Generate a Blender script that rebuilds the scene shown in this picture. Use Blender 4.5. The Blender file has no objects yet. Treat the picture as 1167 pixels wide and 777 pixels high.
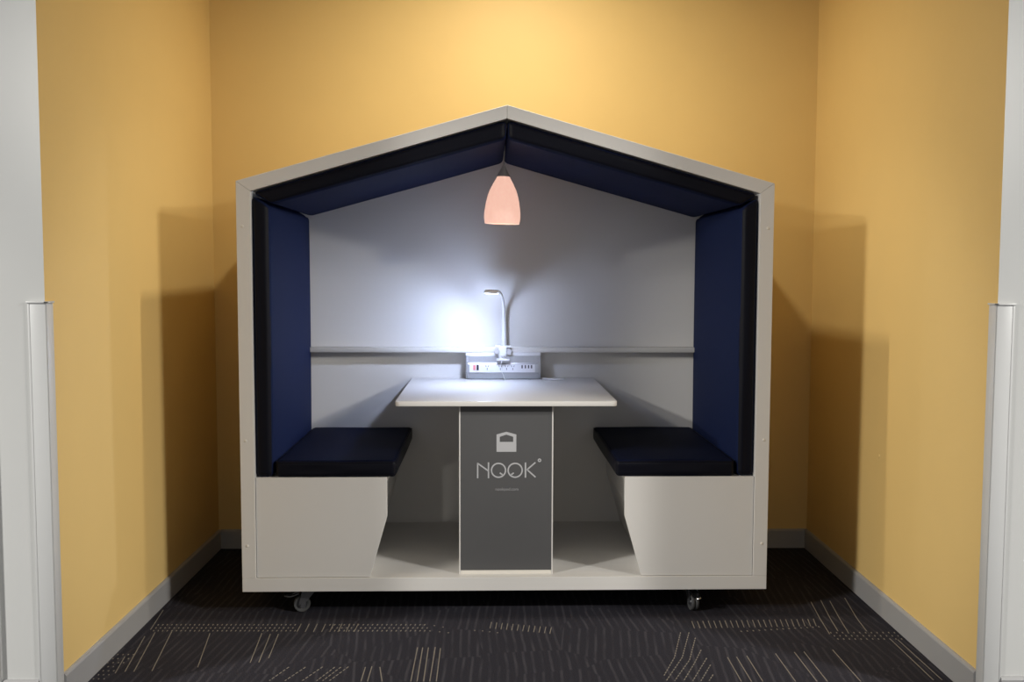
import bpy, bmesh, math, random
from mathutils import Vector, Matrix
random.seed(7)
C = bpy.context.scene.collection
PI = math.pi

# ------------------------------------------------------------------ materials
def new_mat(name):
    m = bpy.data.materials.new(name); m.use_nodes = True
    nt = m.node_tree
    b = nt.nodes['Principled BSDF']
    return m, nt, b

def mat(name, col, rough=0.5, metal=0.0, spec=0.5, noise=0.0, nscale=30.0, bump=0.0, bscale=200.0, sheen=0.0, stretch=None):
    m, nt, b = new_mat(name)
    b.inputs['Base Color'].default_value = (*col, 1)
    b.inputs['Roughness'].default_value = rough
    b.inputs['Metallic'].default_value = metal
    b.inputs['Specular IOR Level'].default_value = spec
    if sheen:
        b.inputs['Sheen Weight'].default_value = sheen
        b.inputs['Sheen Roughness'].default_value = 0.4
    tc = nt.nodes.new('ShaderNodeTexCoord')
    src = tc.outputs['Object']
    if stretch:
        mp = nt.nodes.new('ShaderNodeMapping'); mp.inputs['Scale'].default_value = stretch
        nt.links.new(src, mp.inputs['Vector']); src = mp.outputs['Vector']
    if noise:
        n = nt.nodes.new('ShaderNodeTexNoise'); n.inputs['Scale'].default_value = nscale; n.inputs['Detail'].default_value = 4
        nt.links.new(src, n.inputs['Vector'])
        mx = nt.nodes.new('ShaderNodeMix'); mx.data_type = 'RGBA'
        mx.inputs[6].default_value = (*[c*(1-noise) for c in col], 1)
        mx.inputs[7].default_value = (*[min(1, c*(1+noise)) for c in col], 1)
        nt.links.new(n.outputs['Fac'], mx.inputs[0]); nt.links.new(mx.outputs[2], b.inputs['Base Color'])
    if bump:
        n2 = nt.nodes.new('ShaderNodeTexNoise'); n2.inputs['Scale'].default_value = bscale; n2.inputs['Detail'].default_value = 3
        nt.links.new(src, n2.inputs['Vector'])
        bp = nt.nodes.new('ShaderNodeBump'); bp.inputs['Strength'].default_value = bump; bp.inputs['Distance'].default_value = 0.002
        nt.links.new(n2.outputs['Fac'], bp.inputs['Height']); nt.links.new(bp.outputs['Normal'], b.inputs['Normal'])
    return m

M = {}
M['yellow'] = mat('yellow_paint', (0.74, 0.52, 0.20), 0.55, spec=0.3, noise=0.02, nscale=6, bump=0.12, bscale=350)
M['white_wall'] = mat('white_wall_paint', (0.585, 0.585, 0.565), 0.6, spec=0.3, noise=0.012, nscale=5, bump=0.1, bscale=350)
M['plastic'] = mat('white_guard_plastic', (0.60, 0.60, 0.585), 0.35, spec=0.5, noise=0.01)
M['base'] = mat('grey_skirting_paint', (0.33, 0.325, 0.32), 0.4, spec=0.5, noise=0.03, nscale=12)
M['ceiling'] = mat('ceiling_tile', (0.6, 0.6, 0.58), 0.8, noise=0.03)
M['lam'] = mat('white_laminate', (0.70, 0.68, 0.645), 0.38, spec=0.4, noise=0.012, nscale=8, bump=0.02)
M['edge'] = mat('cream_edge_band', (0.74, 0.70, 0.63), 0.4, noise=0.02, nscale=40)
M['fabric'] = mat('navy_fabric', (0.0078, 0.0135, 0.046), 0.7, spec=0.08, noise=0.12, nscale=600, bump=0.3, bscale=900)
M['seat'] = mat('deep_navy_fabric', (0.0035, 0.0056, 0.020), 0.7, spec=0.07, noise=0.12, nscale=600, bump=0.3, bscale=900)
M['black'] = mat('black_side_fabric', (0.0040, 0.0043, 0.0085), 0.45, spec=0.13, noise=0.1, nscale=600, bump=0.3, bscale=900)
M['grey'] = mat('dark_grey_panel', (0.092, 0.091, 0.092), 0.45, spec=0.4, noise=0.03, nscale=20)
M['logo'] = mat('pale_grey_print', (0.47, 0.47, 0.48), 0.5, noise=0.01)
M['logodim'] = mat('mid_grey_print', (0.34, 0.34, 0.345), 0.5, noise=0.01)
M['alu'] = mat('brushed_aluminium', (0.55, 0.56, 0.58), 0.38, metal=0.7, noise=0.05, nscale=60, stretch=(1, 40, 40))
M['nickel'] = mat('dull_nickel', (0.72, 0.69, 0.65), 0.4, metal=0.0, noise=0.04)
M['chrome'] = mat('chrome', (0.8, 0.8, 0.82), 0.12, metal=1.0, noise=0.02)
M['steel'] = mat('zinc_steel', (0.14, 0.14, 0.15), 0.4, metal=0.6, noise=0.06, nscale=40)
M['rubber'] = mat('grey_rubber', (0.07, 0.07, 0.07), 0.6, noise=0.05)
M['lampwhite'] = mat('white_lamp_plastic', (0.80, 0.80, 0.80), 0.3, noise=0.01)
M['strip'] = mat('white_socket_strip', (0.78, 0.78, 0.80), 0.35, noise=0.01)
M['dark'] = mat('dark_plastic', (0.012, 0.012, 0.014), 0.4, noise=0.05)
M['slot'] = mat('grey_slot', (0.10, 0.10, 0.11), 0.4, noise=0.05)
M['red'] = mat('red_switch', (0.72, 0.26, 0.27), 0.35, noise=0.04)
M['cord'] = mat('pale_grey_cord', (0.50, 0.49, 0.48), 0.5, noise=0.03)
M['pen'] = mat('white_pen_plastic', (0.80, 0.80, 0.82), 0.3, noise=0.01)

def emis(name, col, strength, base=(0.8, 0.8, 0.8)):
    m, nt, b = new_mat(name)
    b.inputs['Base Color'].default_value = (*base, 1)
    b.inputs['Roughness'].default_value = 0.35
    b.inputs['Emission Color'].default_value = (*col, 1)
    b.inputs['Emission Strength'].default_value = strength
    return m
M['led'] = emis('led_panel', (0.78, 0.86, 1.0), 12)
M['bulb'] = emis('warm_bulb', (1.0, 0.62, 0.42), 6)

def glass_shade():
    m, nt, b = new_mat('frosted_pink_glass')
    b.inputs['Base Color'].default_value = (0.35, 0.27, 0.24, 1)
    b.inputs['Roughness'].default_value = 0.4
    n = nt.nodes.new('ShaderNodeTexNoise'); n.inputs['Scale'].default_value = 14
    r = nt.nodes.new('ShaderNodeMapRange'); r.inputs[3].default_value = 0.80; r.inputs[4].default_value = 0.98
    nt.links.new(n.outputs['Fac'], r.inputs[0]); nt.links.new(r.outputs[0], b.inputs['Emission Strength'])
    b.inputs['Emission Color'].default_value = (1.0, 0.585, 0.455, 1)
    return m
M['shade'] = glass_shade()

def carpet_mat():
    m, nt, b = new_mat('charcoal_carpet')
    N = nt.nodes; L = nt.links
    tc = N.new('ShaderNodeTexCoord')
    # carpet patches, each ribbed in its own direction
    vor = N.new('ShaderNodeTexVoronoi'); vor.feature = 'F1'; vor.inputs['Scale'].default_value = 2.2
    mp = N.new('ShaderNodeMapping'); mp.inputs['Scale'].default_value = (1.0, 1.5, 1)
    L.new(tc.outputs['Object'], mp.inputs['Vector']); L.new(mp.outputs['Vector'], vor.inputs['Vector'])
    sep = N.new('ShaderNodeSeparateColor'); L.new(vor.outputs['Color'], sep.inputs[0])
    ang = N.new('ShaderNodeMapRange'); ang.inputs[3].default_value = -0.13; ang.inputs[4].default_value = 0.13
    L.new(sep.outputs[0], ang.inputs[0])
    rot = N.new('ShaderNodeVectorRotate'); rot.rotation_type = 'Z_AXIS'
    L.new(tc.outputs['Object'], rot.inputs['Vector']); L.new(ang.outputs[0], rot.inputs['Angle'])
    wv = N.new('ShaderNodeTexWave'); wv.wave_type = 'BANDS'; wv.bands_direction = 'X'
    wv.inputs['Scale'].default_value = 9.5; wv.inputs['Distortion'].default_value = 0.6; wv.inputs['Detail'].default_value = 1
    L.new(rot.outputs[0], wv.inputs['Vector'])
    thr = N.new('ShaderNodeMapRange'); thr.inputs[1].default_value = 0.62; thr.inputs[2].default_value = 1.0
    L.new(wv.outputs['Fac'], thr.inputs[0])
    mx = N.new('ShaderNodeMix'); mx.data_type = 'RGBA'
    mx.inputs[6].default_value = (0.0210, 0.0200, 0.0265, 1); mx.inputs[7].default_value = (0.044, 0.042, 0.050, 1)
    # the ribs come and go along their length
    mp2 = N.new('ShaderNodeMapping'); mp2.inputs['Scale'].default_value = (30, 5, 1)
    n3 = N.new('ShaderNodeTexNoise'); n3.inputs['Scale'].default_value = 1.0; n3.inputs['Detail'].default_value = 1
    L.new(rot.outputs[0], mp2.inputs['Vector']); L.new(mp2.outputs['Vector'], n3.inputs['Vector'])
    r3 = N.new('ShaderNodeMapRange'); r3.inputs[1].default_value = 0.38; r3.inputs[2].default_value = 0.62; r3.inputs[3].default_value = 0.15
    mu = N.new('ShaderNodeMath'); mu.operation = 'MULTIPLY'
    L.new(n3.outputs['Fac'], r3.inputs[0]); L.new(r3.outputs[0], mu.inputs[0]); L.new(thr.outputs[0], mu.inputs[1])
    L.new(mu.outputs[0], mx.inputs[0])
    n = N.new('ShaderNodeTexNoise'); n.inputs['Scale'].default_value = 260; n.inputs['Detail'].default_value = 2
    L.new(tc.outputs['Object'], n.inputs['Vector'])
    m2 = N.new('ShaderNodeMix'); m2.data_type = 'RGBA'; m2.blend_type = 'MULTIPLY'; m2.inputs[0].default_value = 1
    rr = N.new('ShaderNodeMapRange'); rr.inputs[1].default_value = 0.3; rr.inputs[2].default_value = 0.7; rr.inputs[3].default_value = 0.65; rr.inputs[4].default_value = 1.3
    L.new(n.outputs['Fac'], rr.inputs[0])
    L.new(mx.outputs[2], m2.inputs[6]); L.new(rr.outputs[0], m2.inputs[7]); L.new(m2.outputs[2], b.inputs['Base Color'])
    bp = N.new('ShaderNodeBump'); bp.inputs['Strength'].default_value = 0.5; bp.inputs['Distance'].default_value = 0.003
    L.new(n.outputs['Fac'], bp.inputs['Height']); L.new(bp.outputs['Normal'], b.inputs['Normal'])
    b.inputs['Roughness'].default_value = 0.95; b.inputs['Specular IOR Level'].default_value = 0.15
    return m
M['carpet'] = carpet_mat()
M['thread'] = mat('beige_carpet_thread', (0.185, 0.165, 0.140), 0.9, spec=0.1, noise=0.3, nscale=120)

# ------------------------------------------------------------------ geometry helpers
def box(bm, x0, x1, y0, y1, z0, z1, bev=0.0, seg=2, mi=0):
    vs = [bm.verts.new((x, y, z)) for z in (z0, z1) for y in (y0, y1) for x in (x0, x1)]
    F = [(0,2,3,1),(4,5,7,6),(0,1,5,4),(2,6,7,3),(0,4,6,2),(1,3,7,5)]
    fs = [bm.faces.new([vs[i] for i in f]) for f in F]
    for f in fs: f.material_index = mi
    if bev:
        es = list({e for f in fs for e in f.edges})
        r = bmesh.ops.bevel(bm, geom=es, offset=bev, segments=seg, profile=0.5, affect='EDGES')
        for f in r['faces']: f.material_index = mi
    return fs

def prism_y(bm, poly, y0, y1, bev=0.0, seg=2, mi=0):
    """polygon in X-Z, extruded along Y"""
    return prism(bm, [(x, y0, z) for x, z in poly], (0, y1-y0, 0), bev, seg, mi)

def prism(bm, pts, vec, bev=0.0, seg=2, mi=0):
    a = [bm.verts.new(p) for p in pts]
    b = [bm.verts.new(Vector(p)+Vector(vec)) for p in pts]
    n = len(pts)
    fs = [bm.faces.new(a), bm.faces.new(b[::-1])]
    for i in range(n):
        j = (i+1) % n
        fs.append(bm.faces.new((a[j], a[i], b[i], b[j])))
    for f in fs: f.material_index = mi
    bmesh.ops.recalc_face_normals(bm, faces=fs)
    if bev:
        es = list({e for f in fs for e in f.edges})
        r = bmesh.ops.bevel(bm, geom=es, offset=bev, segments=seg, profile=0.5, affect='EDGES')
        for f in r['faces']: f.material_index = mi
    return fs

def lathe(bm, prof, axis='Z', seg=40, center=(0,0,0), close=False, mi=0):
    """prof: (radius, height) pairs along the axis"""
    rings = []
    for r, h in prof:
        ring = []
        for k in range(seg):
            a = 2*PI*k/seg
            c, s = r*math.cos(a), r*math.sin(a)
            p = {'Z': (c, s, h), 'Y': (c, h, s), 'X': (h, c, s)}[axis]
            ring.append(bm.verts.new(Vector(p)+Vector(center)))
        rings.append(ring)
    fs = []
    pairs = list(zip(rings, rings[1:]))
    if close: pairs.append((rings[-1], rings[0]))
    for A, B in pairs:
        for k in range(seg):
            j = (k+1) % seg
            fs.append(bm.faces.new((A[k], A[j], B[j], B[k])))
    if not close:
        fs.append(bm.faces.new(rings[0][::-1])); fs.append(bm.faces.new(rings[-1]))
    for f in fs: f.material_index = mi
    bmesh.ops.recalc_face_normals(bm, faces=fs)
    return fs

def tube(bm, pts, rad, seg=12, mi=0, flat=(1.0, 1.0)):
    pts = [Vector(p) for p in pts]; n = len(pts)
    if not isinstance(rad, (list, tuple)): rad = [rad]*n
    rings = []
    t0 = (pts[1]-pts[0]).normalized()
    ref = Vector((0,1,0)) if abs(t0.y) < 0.9 else Vector((1,0,0))
    for i, p in enumerate(pts):
        t = (pts[min(i+1, n-1)]-pts[max(i-1, 0)]).normalized()
        u = (ref - t*ref.dot(t)).normalized(); v = t.cross(u); ref = u
        rings.append([bm.verts.new(p + rad[i]*(flat[0]*math.cos(2*PI*k/seg)*u + flat[1]*math.sin(2*PI*k/seg)*v)) for k in range(seg)])
    fs = []
    for A, B in zip(rings, rings[1:]):
        for k in range(seg):
            j = (k+1) % seg
            fs.append(bm.faces.new((A[k], A[j], B[j], B[k])))
    fs.append(bm.faces.new(rings[0][::-1])); fs.append(bm.faces.new(rings[-1]))
    for f in fs: f.material_index = mi
    bmesh.ops.recalc_face_normals(bm, faces=fs)
    return fs

def smooth_path(pts, n=8):
    pts = [Vector(p) for p in pts]; out = []
    for i in range(len(pts)-1):
        p0 = pts[max(i-1, 0)]; p1 = pts[i]; p2 = pts[i+1]; p3 = pts[min(i+2, len(pts)-1)]
        for k in range(n):
            t = k/n
            out.append(0.5*((2*p1)+(p2-p0)*t+(2*p0-5*p1+4*p2-p3)*t*t+(3*p1-p0-3*p2+p3)*t**3))
    out.append(pts[-1]); return out

def pad(bm, corners, rad, puff, n=26, seed=0, wob=0.0):
    """a soft upholstered block: rounded edges, faces slightly swollen; corners[z][y][x] = 8 points"""
    rnd = random.Random(seed)
    ph = [rnd.uniform(0, 6.28) for _ in range(6)]
    c = [[[Vector(corners[k][j][i]) for i in (0,1)] for j in (0,1)] for k in (0,1)]
    sz = [(c[0][0][1]-c[0][0][0]).length, (c[0][1][0]-c[0][0][0]).length, (c[1][0][0]-c[0][0][0]).length]
    def tri(u, v, w):
        def lp(a, b, t): return a*(1-t)+b*t
        return lp(lp(lp(c[0][0][0], c[0][0][1], u), lp(c[0][1][0], c[0][1][1], u), v),
                  lp(lp(c[1][0][0], c[1][0][1], u), lp(c[1][1][0], c[1][1][1], u), v), w)
    def spaced(L):
        # parameter grid with extra points near both ends
        r = min(rad*1.5/L, 0.45); e = [r*(k/6)**1.0 for k in range(7)]
        mid = [r+(1-2*r)*k/10 for k in range(1, 10)]
        return e+mid+[1-x for x in reversed(e)]
    G = [spaced(s) for s in sz]
    cache = {}
    def vert(t):
        key = tuple(round(x, 6) for x in t)
        if key in cache: return cache[key]
        P = [t[i]*sz[i] for i in range(3)]
        inner = [min(max(P[i], min(rad, sz[i]/2)), sz[i]-min(rad, sz[i]/2)) for i in range(3)]
        d = Vector([P[i]-inner[i] for i in range(3)])
        if d.length > 1e-9: d = d.normalized()*rad
        Q = [inner[i]+d[i] for i in range(3)]
        if puff:
            for a in range(3):
                if t[a] in (0.0, 1.0):
                    o = [i for i in range(3) if i != a]
                    s = 1
                    for i in o: s *= max(0, 4*t[i]*(1-t[i]))**0.5
                    amp = puff[a] if isinstance(puff, (list, tuple)) else puff
                    w = 1+wob*math.sin(7*t[o[0]]+ph[a])*math.sin(6*t[o[1]]+ph[a+3])
                    Q[a] += (1 if t[a] else -1)*amp*s*w
        v = bm.verts.new(tri(*[Q[i]/sz[i] for i in range(3)]))
        cache[key] = v; return v
    fs = []
    for a in range(3):
        o = [i for i in range(3) if i != a]
        for e in (0.0, 1.0):
            g0, g1 = G[o[0]], G[o[1]]
            for i in range(len(g0)-1):
                for j in range(len(g1)-1):
                    q = []
                    for (ii, jj) in ((i,j),(i+1,j),(i+1,j+1),(i,j+1)):
                        t = [0,0,0]; t[a] = e; t[o[0]] = g0[ii]; t[o[1]] = g1[jj]
                        q.append(vert(t))
                    if len(set(q)) == 4: fs.append(bm.faces.new(q))
    bmesh.ops.recalc_face_normals(bm, faces=fs)
    return fs

def obj(name, bm, m, parent=None, smooth=False, label=None):
    me = bpy.data.meshes.new(name); bm.to_mesh(me); bm.free()
    for mm in (m if isinstance(m, (list, tuple)) else [m]): me.materials.append(mm)
    if smooth:
        for p in me.polygons: p.use_smooth = True
        try: me.set_sharp_from_angle(angle=math.radians(42))
        except Exception: pass
    o = bpy.data.objects.new(name, me); C.objects.link(o)
    if parent: o.parent = parent
    if label: o['label'] = label
    return o

def tag(o, label, cat, group=None):
    o['label'] = label; o['category'] = cat
    if group: o['group'] = group
    return o

def thing(name, label, cat, loc=(0,0,0), rz=0.0, group=None):
    o = bpy.data.objects.new(name, None); C.objects.link(o)
    o.empty_display_size = 0.1
    o.location = loc; o.rotation_euler = (0, 0, rz)
    return tag(o, label, cat, group)

def dark_sides(o, test):
    """second slot = black side fabric, on the faces whose flat normal passes the test"""
    o.data.materials.append(M['black'])
    for p in o.data.polygons:
        if test(p.normal, p.center): p.material_index = 1

def struct(name, bm, m, smooth=False):
    o = obj(name, bm, m, None, smooth); o['kind'] = 'structure'; return o
B = bmesh.new

# light levels
P_R, P_L, P_S, P_D, P_T, P_P, WORLD = 370, 400, 24, 4.2, 17, 0.1, 0.42
AIM_R, AIM_L, SH = (-1.25, 0.1, 0.9), (1.3, 0.1, 0.9), 13.5
S_TILT, S_SPREAD = 0.5, 2.75
HEAD_RX, HEAD_RY = 0, 4

# yarns of the carpet's light figures: kind, points on the floor in metres
THREADS = [('s',[(-1.396,-0.223),(-1.344,-0.568)]),
('s',[(-1.37,-0.182),(-1.312,-0.568)]),
('s',[(-1.306,-0.175),(-1.249,-0.562)]),
('s',[(-1.148,-0.192),(-1.094,-0.53)]),
('s',[(-1.397,-0.429),(-1.374,-0.581)]),
('s',[(-1.426,0.081),(-1.399,-0.149)]),
('s',[(-0.941,-0.194),(-0.913,-0.49)]),
('s',[(-0.905,-0.202),(-0.882,-0.487)]),
('s',[(-0.873,-0.203),(-0.855,-0.447)]),
('d',[(-0.762,-0.532),(-0.805,-0.651)]),
('d',[(-0.701,-0.533),(-0.75,-0.652)]),
('d',[(-0.639,-0.531),(-0.689,-0.652)]),
('d',[(-0.594,-0.534),(-0.638,-0.653)]),
('d',[(-0.572,-0.534),(-0.617,-0.653)]),
('d',[(-0.545,-0.531),(-0.593,-0.653)]),
('l',[(-0.482,-0.535),(-0.481,-0.66)]),
('l',[(-0.459,-0.528),(-0.458,-0.66)]),
('l',[(-0.429,-0.535),(-0.406,-0.661)]),
('l',[(-0.307,-0.348),(-0.305,-0.662)]),
('l',[(-0.287,-0.349),(-0.283,-0.662)]),
('l',[(-0.265,-0.349),(-0.26,-0.662)]),
('l',[(-0.239,-0.346),(-0.238,-0.662)]),
('l',[(-0.218,-0.357),(-0.215,-0.662)]),
('d',[(0.736,-0.198),(0.666,-0.452),(0.599,-0.617)]),
('d',[(0.77,-0.198),(0.695,-0.453),(0.599,-0.663)]),
('d',[(0.784,-0.256),(0.719,-0.474),(0.629,-0.663)]),
('d',[(0.781,-0.38),(0.729,-0.51),(0.661,-0.663)]),
('d',[(0.785,-0.461),(0.693,-0.664)]),
('d',[(0.786,-0.524),(0.722,-0.664)]),
('d',[(0.776,-0.612),(0.751,-0.664)]),
('s',[(0.866,-0.454),(0.864,-0.671)]),
('s',[(0.901,-0.451),(0.9,-0.672)]),
('s',[(0.942,-0.44),(0.94,-0.672)]),
('s',[(1.057,-0.419),(1.056,-0.673)]),
('s',[(1.133,-0.405),(1.132,-0.674)]),
('s',[(1.171,-0.401),(1.169,-0.674)]),
('s',[(1.287,-0.384),(1.287,-0.675)]),
('s',[(1.379,0.167),(1.35,-0.043),(1.331,-0.219)]),
('s',[(1.429,0.187),(1.395,-0.031),(1.376,-0.186)]),
('s',[(1.466,0.177),(1.433,-0.04),(1.413,-0.195)]),
('s',[(1.546,0.216),(1.506,-0.04),(1.492,-0.187)]),
('s',[(1.553,-0.274),(1.551,-0.665)]),
('s',[(1.58,-0.282),(1.582,-0.665)]),
('t',[(-1.406,-0.089),(-1.405,-0.101)]),
('t',[(-1.387,-0.09),(-1.386,-0.102)]),
('t',[(-1.368,-0.09),(-1.368,-0.102)]),
('t',[(-1.35,-0.09),(-1.349,-0.102)]),
('t',[(-1.331,-0.09),(-1.331,-0.102)]),
('t',[(-1.312,-0.09),(-1.312,-0.102)]),
('t',[(-1.294,-0.09),(-1.294,-0.102)]),
('t',[(-1.275,-0.09),(-1.275,-0.102)]),
('t',[(-1.257,-0.09),(-1.256,-0.103)]),
('t',[(-1.238,-0.091),(-1.238,-0.103)]),
('t',[(-1.219,-0.091),(-1.219,-0.103)]),
('t',[(-1.201,-0.091),(-1.201,-0.103)]),
('t',[(-1.182,-0.091),(-1.182,-0.103)]),
('t',[(-1.163,-0.091),(-1.163,-0.103)]),
('t',[(-1.145,-0.091),(-1.145,-0.103)]),
('t',[(-1.126,-0.091),(-1.126,-0.103)]),
('t',[(-1.107,-0.092),(-1.108,-0.104)]),
('t',[(-1.089,-0.092),(-1.089,-0.104)]),
('t',[(-1.07,-0.092),(-1.07,-0.104)]),
('t',[(-1.051,-0.092),(-1.052,-0.104)]),
('t',[(-1.033,-0.092),(-1.033,-0.104)]),
('t',[(-1.014,-0.092),(-1.015,-0.104)]),
('t',[(-0.995,-0.092),(-0.996,-0.104)]),
('t',[(-0.977,-0.093),(-0.977,-0.105)]),
('t',[(-0.958,-0.093),(-0.959,-0.105)]),
('t',[(-0.939,-0.093),(-0.94,-0.105)]),
('t',[(-0.921,-0.093),(-0.922,-0.105)]),
('t',[(-0.902,-0.093),(-0.903,-0.105)]),
('t',[(-0.883,-0.093),(-0.884,-0.105)]),
('t',[(-0.865,-0.093),(-0.866,-0.105)]),
('t',[(-0.846,-0.094),(-0.847,-0.106)]),
('t',[(-0.827,-0.094),(-0.828,-0.106)]),
('t',[(-1.384,-0.125),(-1.383,-0.137)]),
('t',[(-1.365,-0.126),(-1.365,-0.137)]),
('t',[(-1.347,-0.126),(-1.347,-0.137)]),
('t',[(-1.329,-0.126),(-1.328,-0.138)]),
('t',[(-1.31,-0.126),(-1.31,-0.138)]),
('t',[(-1.292,-0.126),(-1.291,-0.138)]),
('t',[(-1.273,-0.126),(-1.273,-0.138)]),
('t',[(-1.255,-0.126),(-1.254,-0.138)]),
('t',[(-1.236,-0.126),(-1.236,-0.138)]),
('t',[(-1.218,-0.127),(-1.218,-0.138)]),
('t',[(-1.199,-0.127),(-1.199,-0.139)]),
('t',[(-1.181,-0.127),(-1.181,-0.139)]),
('t',[(-1.162,-0.127),(-1.162,-0.139)]),
('t',[(-1.144,-0.127),(-1.144,-0.139)]),
('t',[(-1.125,-0.127),(-1.125,-0.139)]),
('t',[(-1.107,-0.127),(-1.107,-0.139)]),
('t',[(-1.088,-0.128),(-1.089,-0.139)]),
('t',[(-1.07,-0.128),(-1.07,-0.14)]),
('t',[(-1.051,-0.128),(-1.052,-0.14)]),
('t',[(-1.033,-0.128),(-1.033,-0.14)]),
('t',[(-1.014,-0.128),(-1.015,-0.14)]),
('t',[(-0.996,-0.128),(-0.996,-0.14)]),
('t',[(-0.977,-0.128),(-0.978,-0.14)]),
('t',[(-0.959,-0.129),(-0.959,-0.14)]),
('t',[(-0.94,-0.129),(-0.941,-0.141)]),
('t',[(-0.922,-0.129),(-0.923,-0.141)]),
('t',[(-0.903,-0.129),(-0.904,-0.141)]),
('t',[(-0.885,-0.129),(-0.886,-0.141)]),
('t',[(-0.866,-0.129),(-0.867,-0.141)]),
('t',[(-0.848,-0.129),(-0.849,-0.141)]),
('t',[(-0.829,-0.13),(-0.83,-0.141)]),
('t',[(-1.382,-0.157),(-1.382,-0.168)]),
('t',[(-1.364,-0.157),(-1.363,-0.169)]),
('t',[(-1.346,-0.157),(-1.345,-0.169)]),
('t',[(-1.327,-0.157),(-1.327,-0.169)]),
('t',[(-1.309,-0.157),(-1.309,-0.169)]),
('t',[(-1.291,-0.157),(-1.29,-0.169)]),
('t',[(-1.272,-0.158),(-1.272,-0.169)]),
('t',[(-1.254,-0.158),(-1.254,-0.169)]),
('t',[(-1.236,-0.158),(-1.235,-0.169)]),
('t',[(-1.217,-0.158),(-1.217,-0.17)]),
('t',[(-1.199,-0.158),(-1.199,-0.17)]),
('t',[(-1.181,-0.158),(-1.181,-0.17)]),
('t',[(-1.162,-0.158),(-1.162,-0.17)]),
('t',[(-1.144,-0.159),(-1.144,-0.17)]),
('t',[(-1.126,-0.159),(-1.126,-0.17)]),
('t',[(-1.107,-0.159),(-1.107,-0.17)]),
('t',[(-1.089,-0.159),(-1.089,-0.171)]),
('t',[(-1.071,-0.159),(-1.071,-0.171)]),
('t',[(-1.052,-0.159),(-1.053,-0.171)]),
('t',[(-1.034,-0.159),(-1.034,-0.171)]),
('t',[(-1.015,-0.159),(-1.016,-0.171)]),
('t',[(-0.997,-0.16),(-0.998,-0.171)]),
('t',[(-0.979,-0.16),(-0.979,-0.171)]),
('t',[(-0.96,-0.16),(-0.961,-0.172)]),
('t',[(-0.942,-0.16),(-0.943,-0.172)]),
('t',[(-0.924,-0.16),(-0.924,-0.172)]),
('t',[(-0.905,-0.16),(-0.906,-0.172)]),
('t',[(-0.887,-0.16),(-0.888,-0.172)]),
('t',[(-0.869,-0.161),(-0.87,-0.172)]),
('t',[(-0.85,-0.161),(-0.851,-0.172)]),
('t',[(-0.832,-0.161),(-0.833,-0.172)]),
('t',[(-0.814,-0.161),(-0.815,-0.173)]),
('t',[(-0.684,-0.095),(-0.686,-0.107)]),
('t',[(-0.665,-0.095),(-0.667,-0.107)]),
('t',[(-0.646,-0.095),(-0.647,-0.107)]),
('t',[(-0.626,-0.095),(-0.628,-0.107)]),
('t',[(-0.607,-0.095),(-0.608,-0.107)]),
('t',[(-0.587,-0.095),(-0.589,-0.107)]),
('t',[(-0.568,-0.096),(-0.57,-0.108)]),
('t',[(-0.548,-0.096),(-0.55,-0.108)]),
('t',[(-0.529,-0.096),(-0.531,-0.108)]),
('t',[(-0.51,-0.096),(-0.512,-0.108)]),
('t',[(-0.49,-0.096),(-0.492,-0.108)]),
('t',[(-0.471,-0.096),(-0.473,-0.108)]),
('t',[(-0.451,-0.096),(-0.454,-0.108)]),
('t',[(-0.432,-0.097),(-0.434,-0.109)]),
('t',[(-0.413,-0.097),(-0.415,-0.109)]),
('t',[(-0.393,-0.097),(-0.396,-0.109)]),
('t',[(-0.374,-0.097),(-0.376,-0.109)]),
('t',[(-0.354,-0.097),(-0.357,-0.109)]),
('t',[(-0.335,-0.097),(-0.337,-0.109)]),
('t',[(-0.315,-0.097),(-0.318,-0.109)]),
('t',[(-0.296,-0.098),(-0.299,-0.11)]),
('t',[(-0.669,-0.131),(-0.67,-0.143)]),
('t',[(-0.649,-0.131),(-0.651,-0.143)]),
('t',[(-0.63,-0.131),(-0.632,-0.143)]),
('t',[(-0.611,-0.131),(-0.613,-0.143)]),
('t',[(-0.592,-0.131),(-0.593,-0.143)]),
('t',[(-0.572,-0.131),(-0.574,-0.143)]),
('t',[(-0.553,-0.132),(-0.555,-0.143)]),
('t',[(-0.534,-0.132),(-0.536,-0.144)]),
('t',[(-0.515,-0.132),(-0.517,-0.144)]),
('t',[(-0.495,-0.132),(-0.498,-0.144)]),
('t',[(-0.476,-0.132),(-0.478,-0.144)]),
('t',[(-0.457,-0.132),(-0.459,-0.144)]),
('t',[(-0.438,-0.132),(-0.44,-0.144)]),
('t',[(-0.418,-0.133),(-0.421,-0.144)]),
('t',[(-0.399,-0.133),(-0.402,-0.145)]),
('t',[(-0.38,-0.133),(-0.382,-0.145)]),
('t',[(-0.361,-0.133),(-0.363,-0.145)]),
('t',[(-0.341,-0.133),(-0.344,-0.145)]),
('t',[(-0.322,-0.133),(-0.325,-0.145)]),
('t',[(-0.303,-0.133),(-0.306,-0.145)]),
('t',[(-0.284,-0.134),(-0.286,-0.145)]),
('t',[(-0.673,-0.162),(-0.674,-0.174)]),
('t',[(-0.654,-0.162),(-0.655,-0.174)]),
('t',[(-0.635,-0.162),(-0.636,-0.174)]),
('t',[(-0.616,-0.162),(-0.617,-0.174)]),
('t',[(-0.597,-0.163),(-0.598,-0.174)]),
('t',[(-0.577,-0.163),(-0.579,-0.174)]),
('t',[(-0.558,-0.163),(-0.56,-0.175)]),
('t',[(-0.539,-0.163),(-0.541,-0.175)]),
('t',[(-0.52,-0.163),(-0.522,-0.175)]),
('t',[(-0.501,-0.163),(-0.503,-0.175)]),
('t',[(-0.482,-0.163),(-0.484,-0.175)]),
('t',[(-0.463,-0.164),(-0.465,-0.175)]),
('t',[(-0.444,-0.164),(-0.446,-0.175)]),
('t',[(-0.425,-0.164),(-0.427,-0.176)]),
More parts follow.
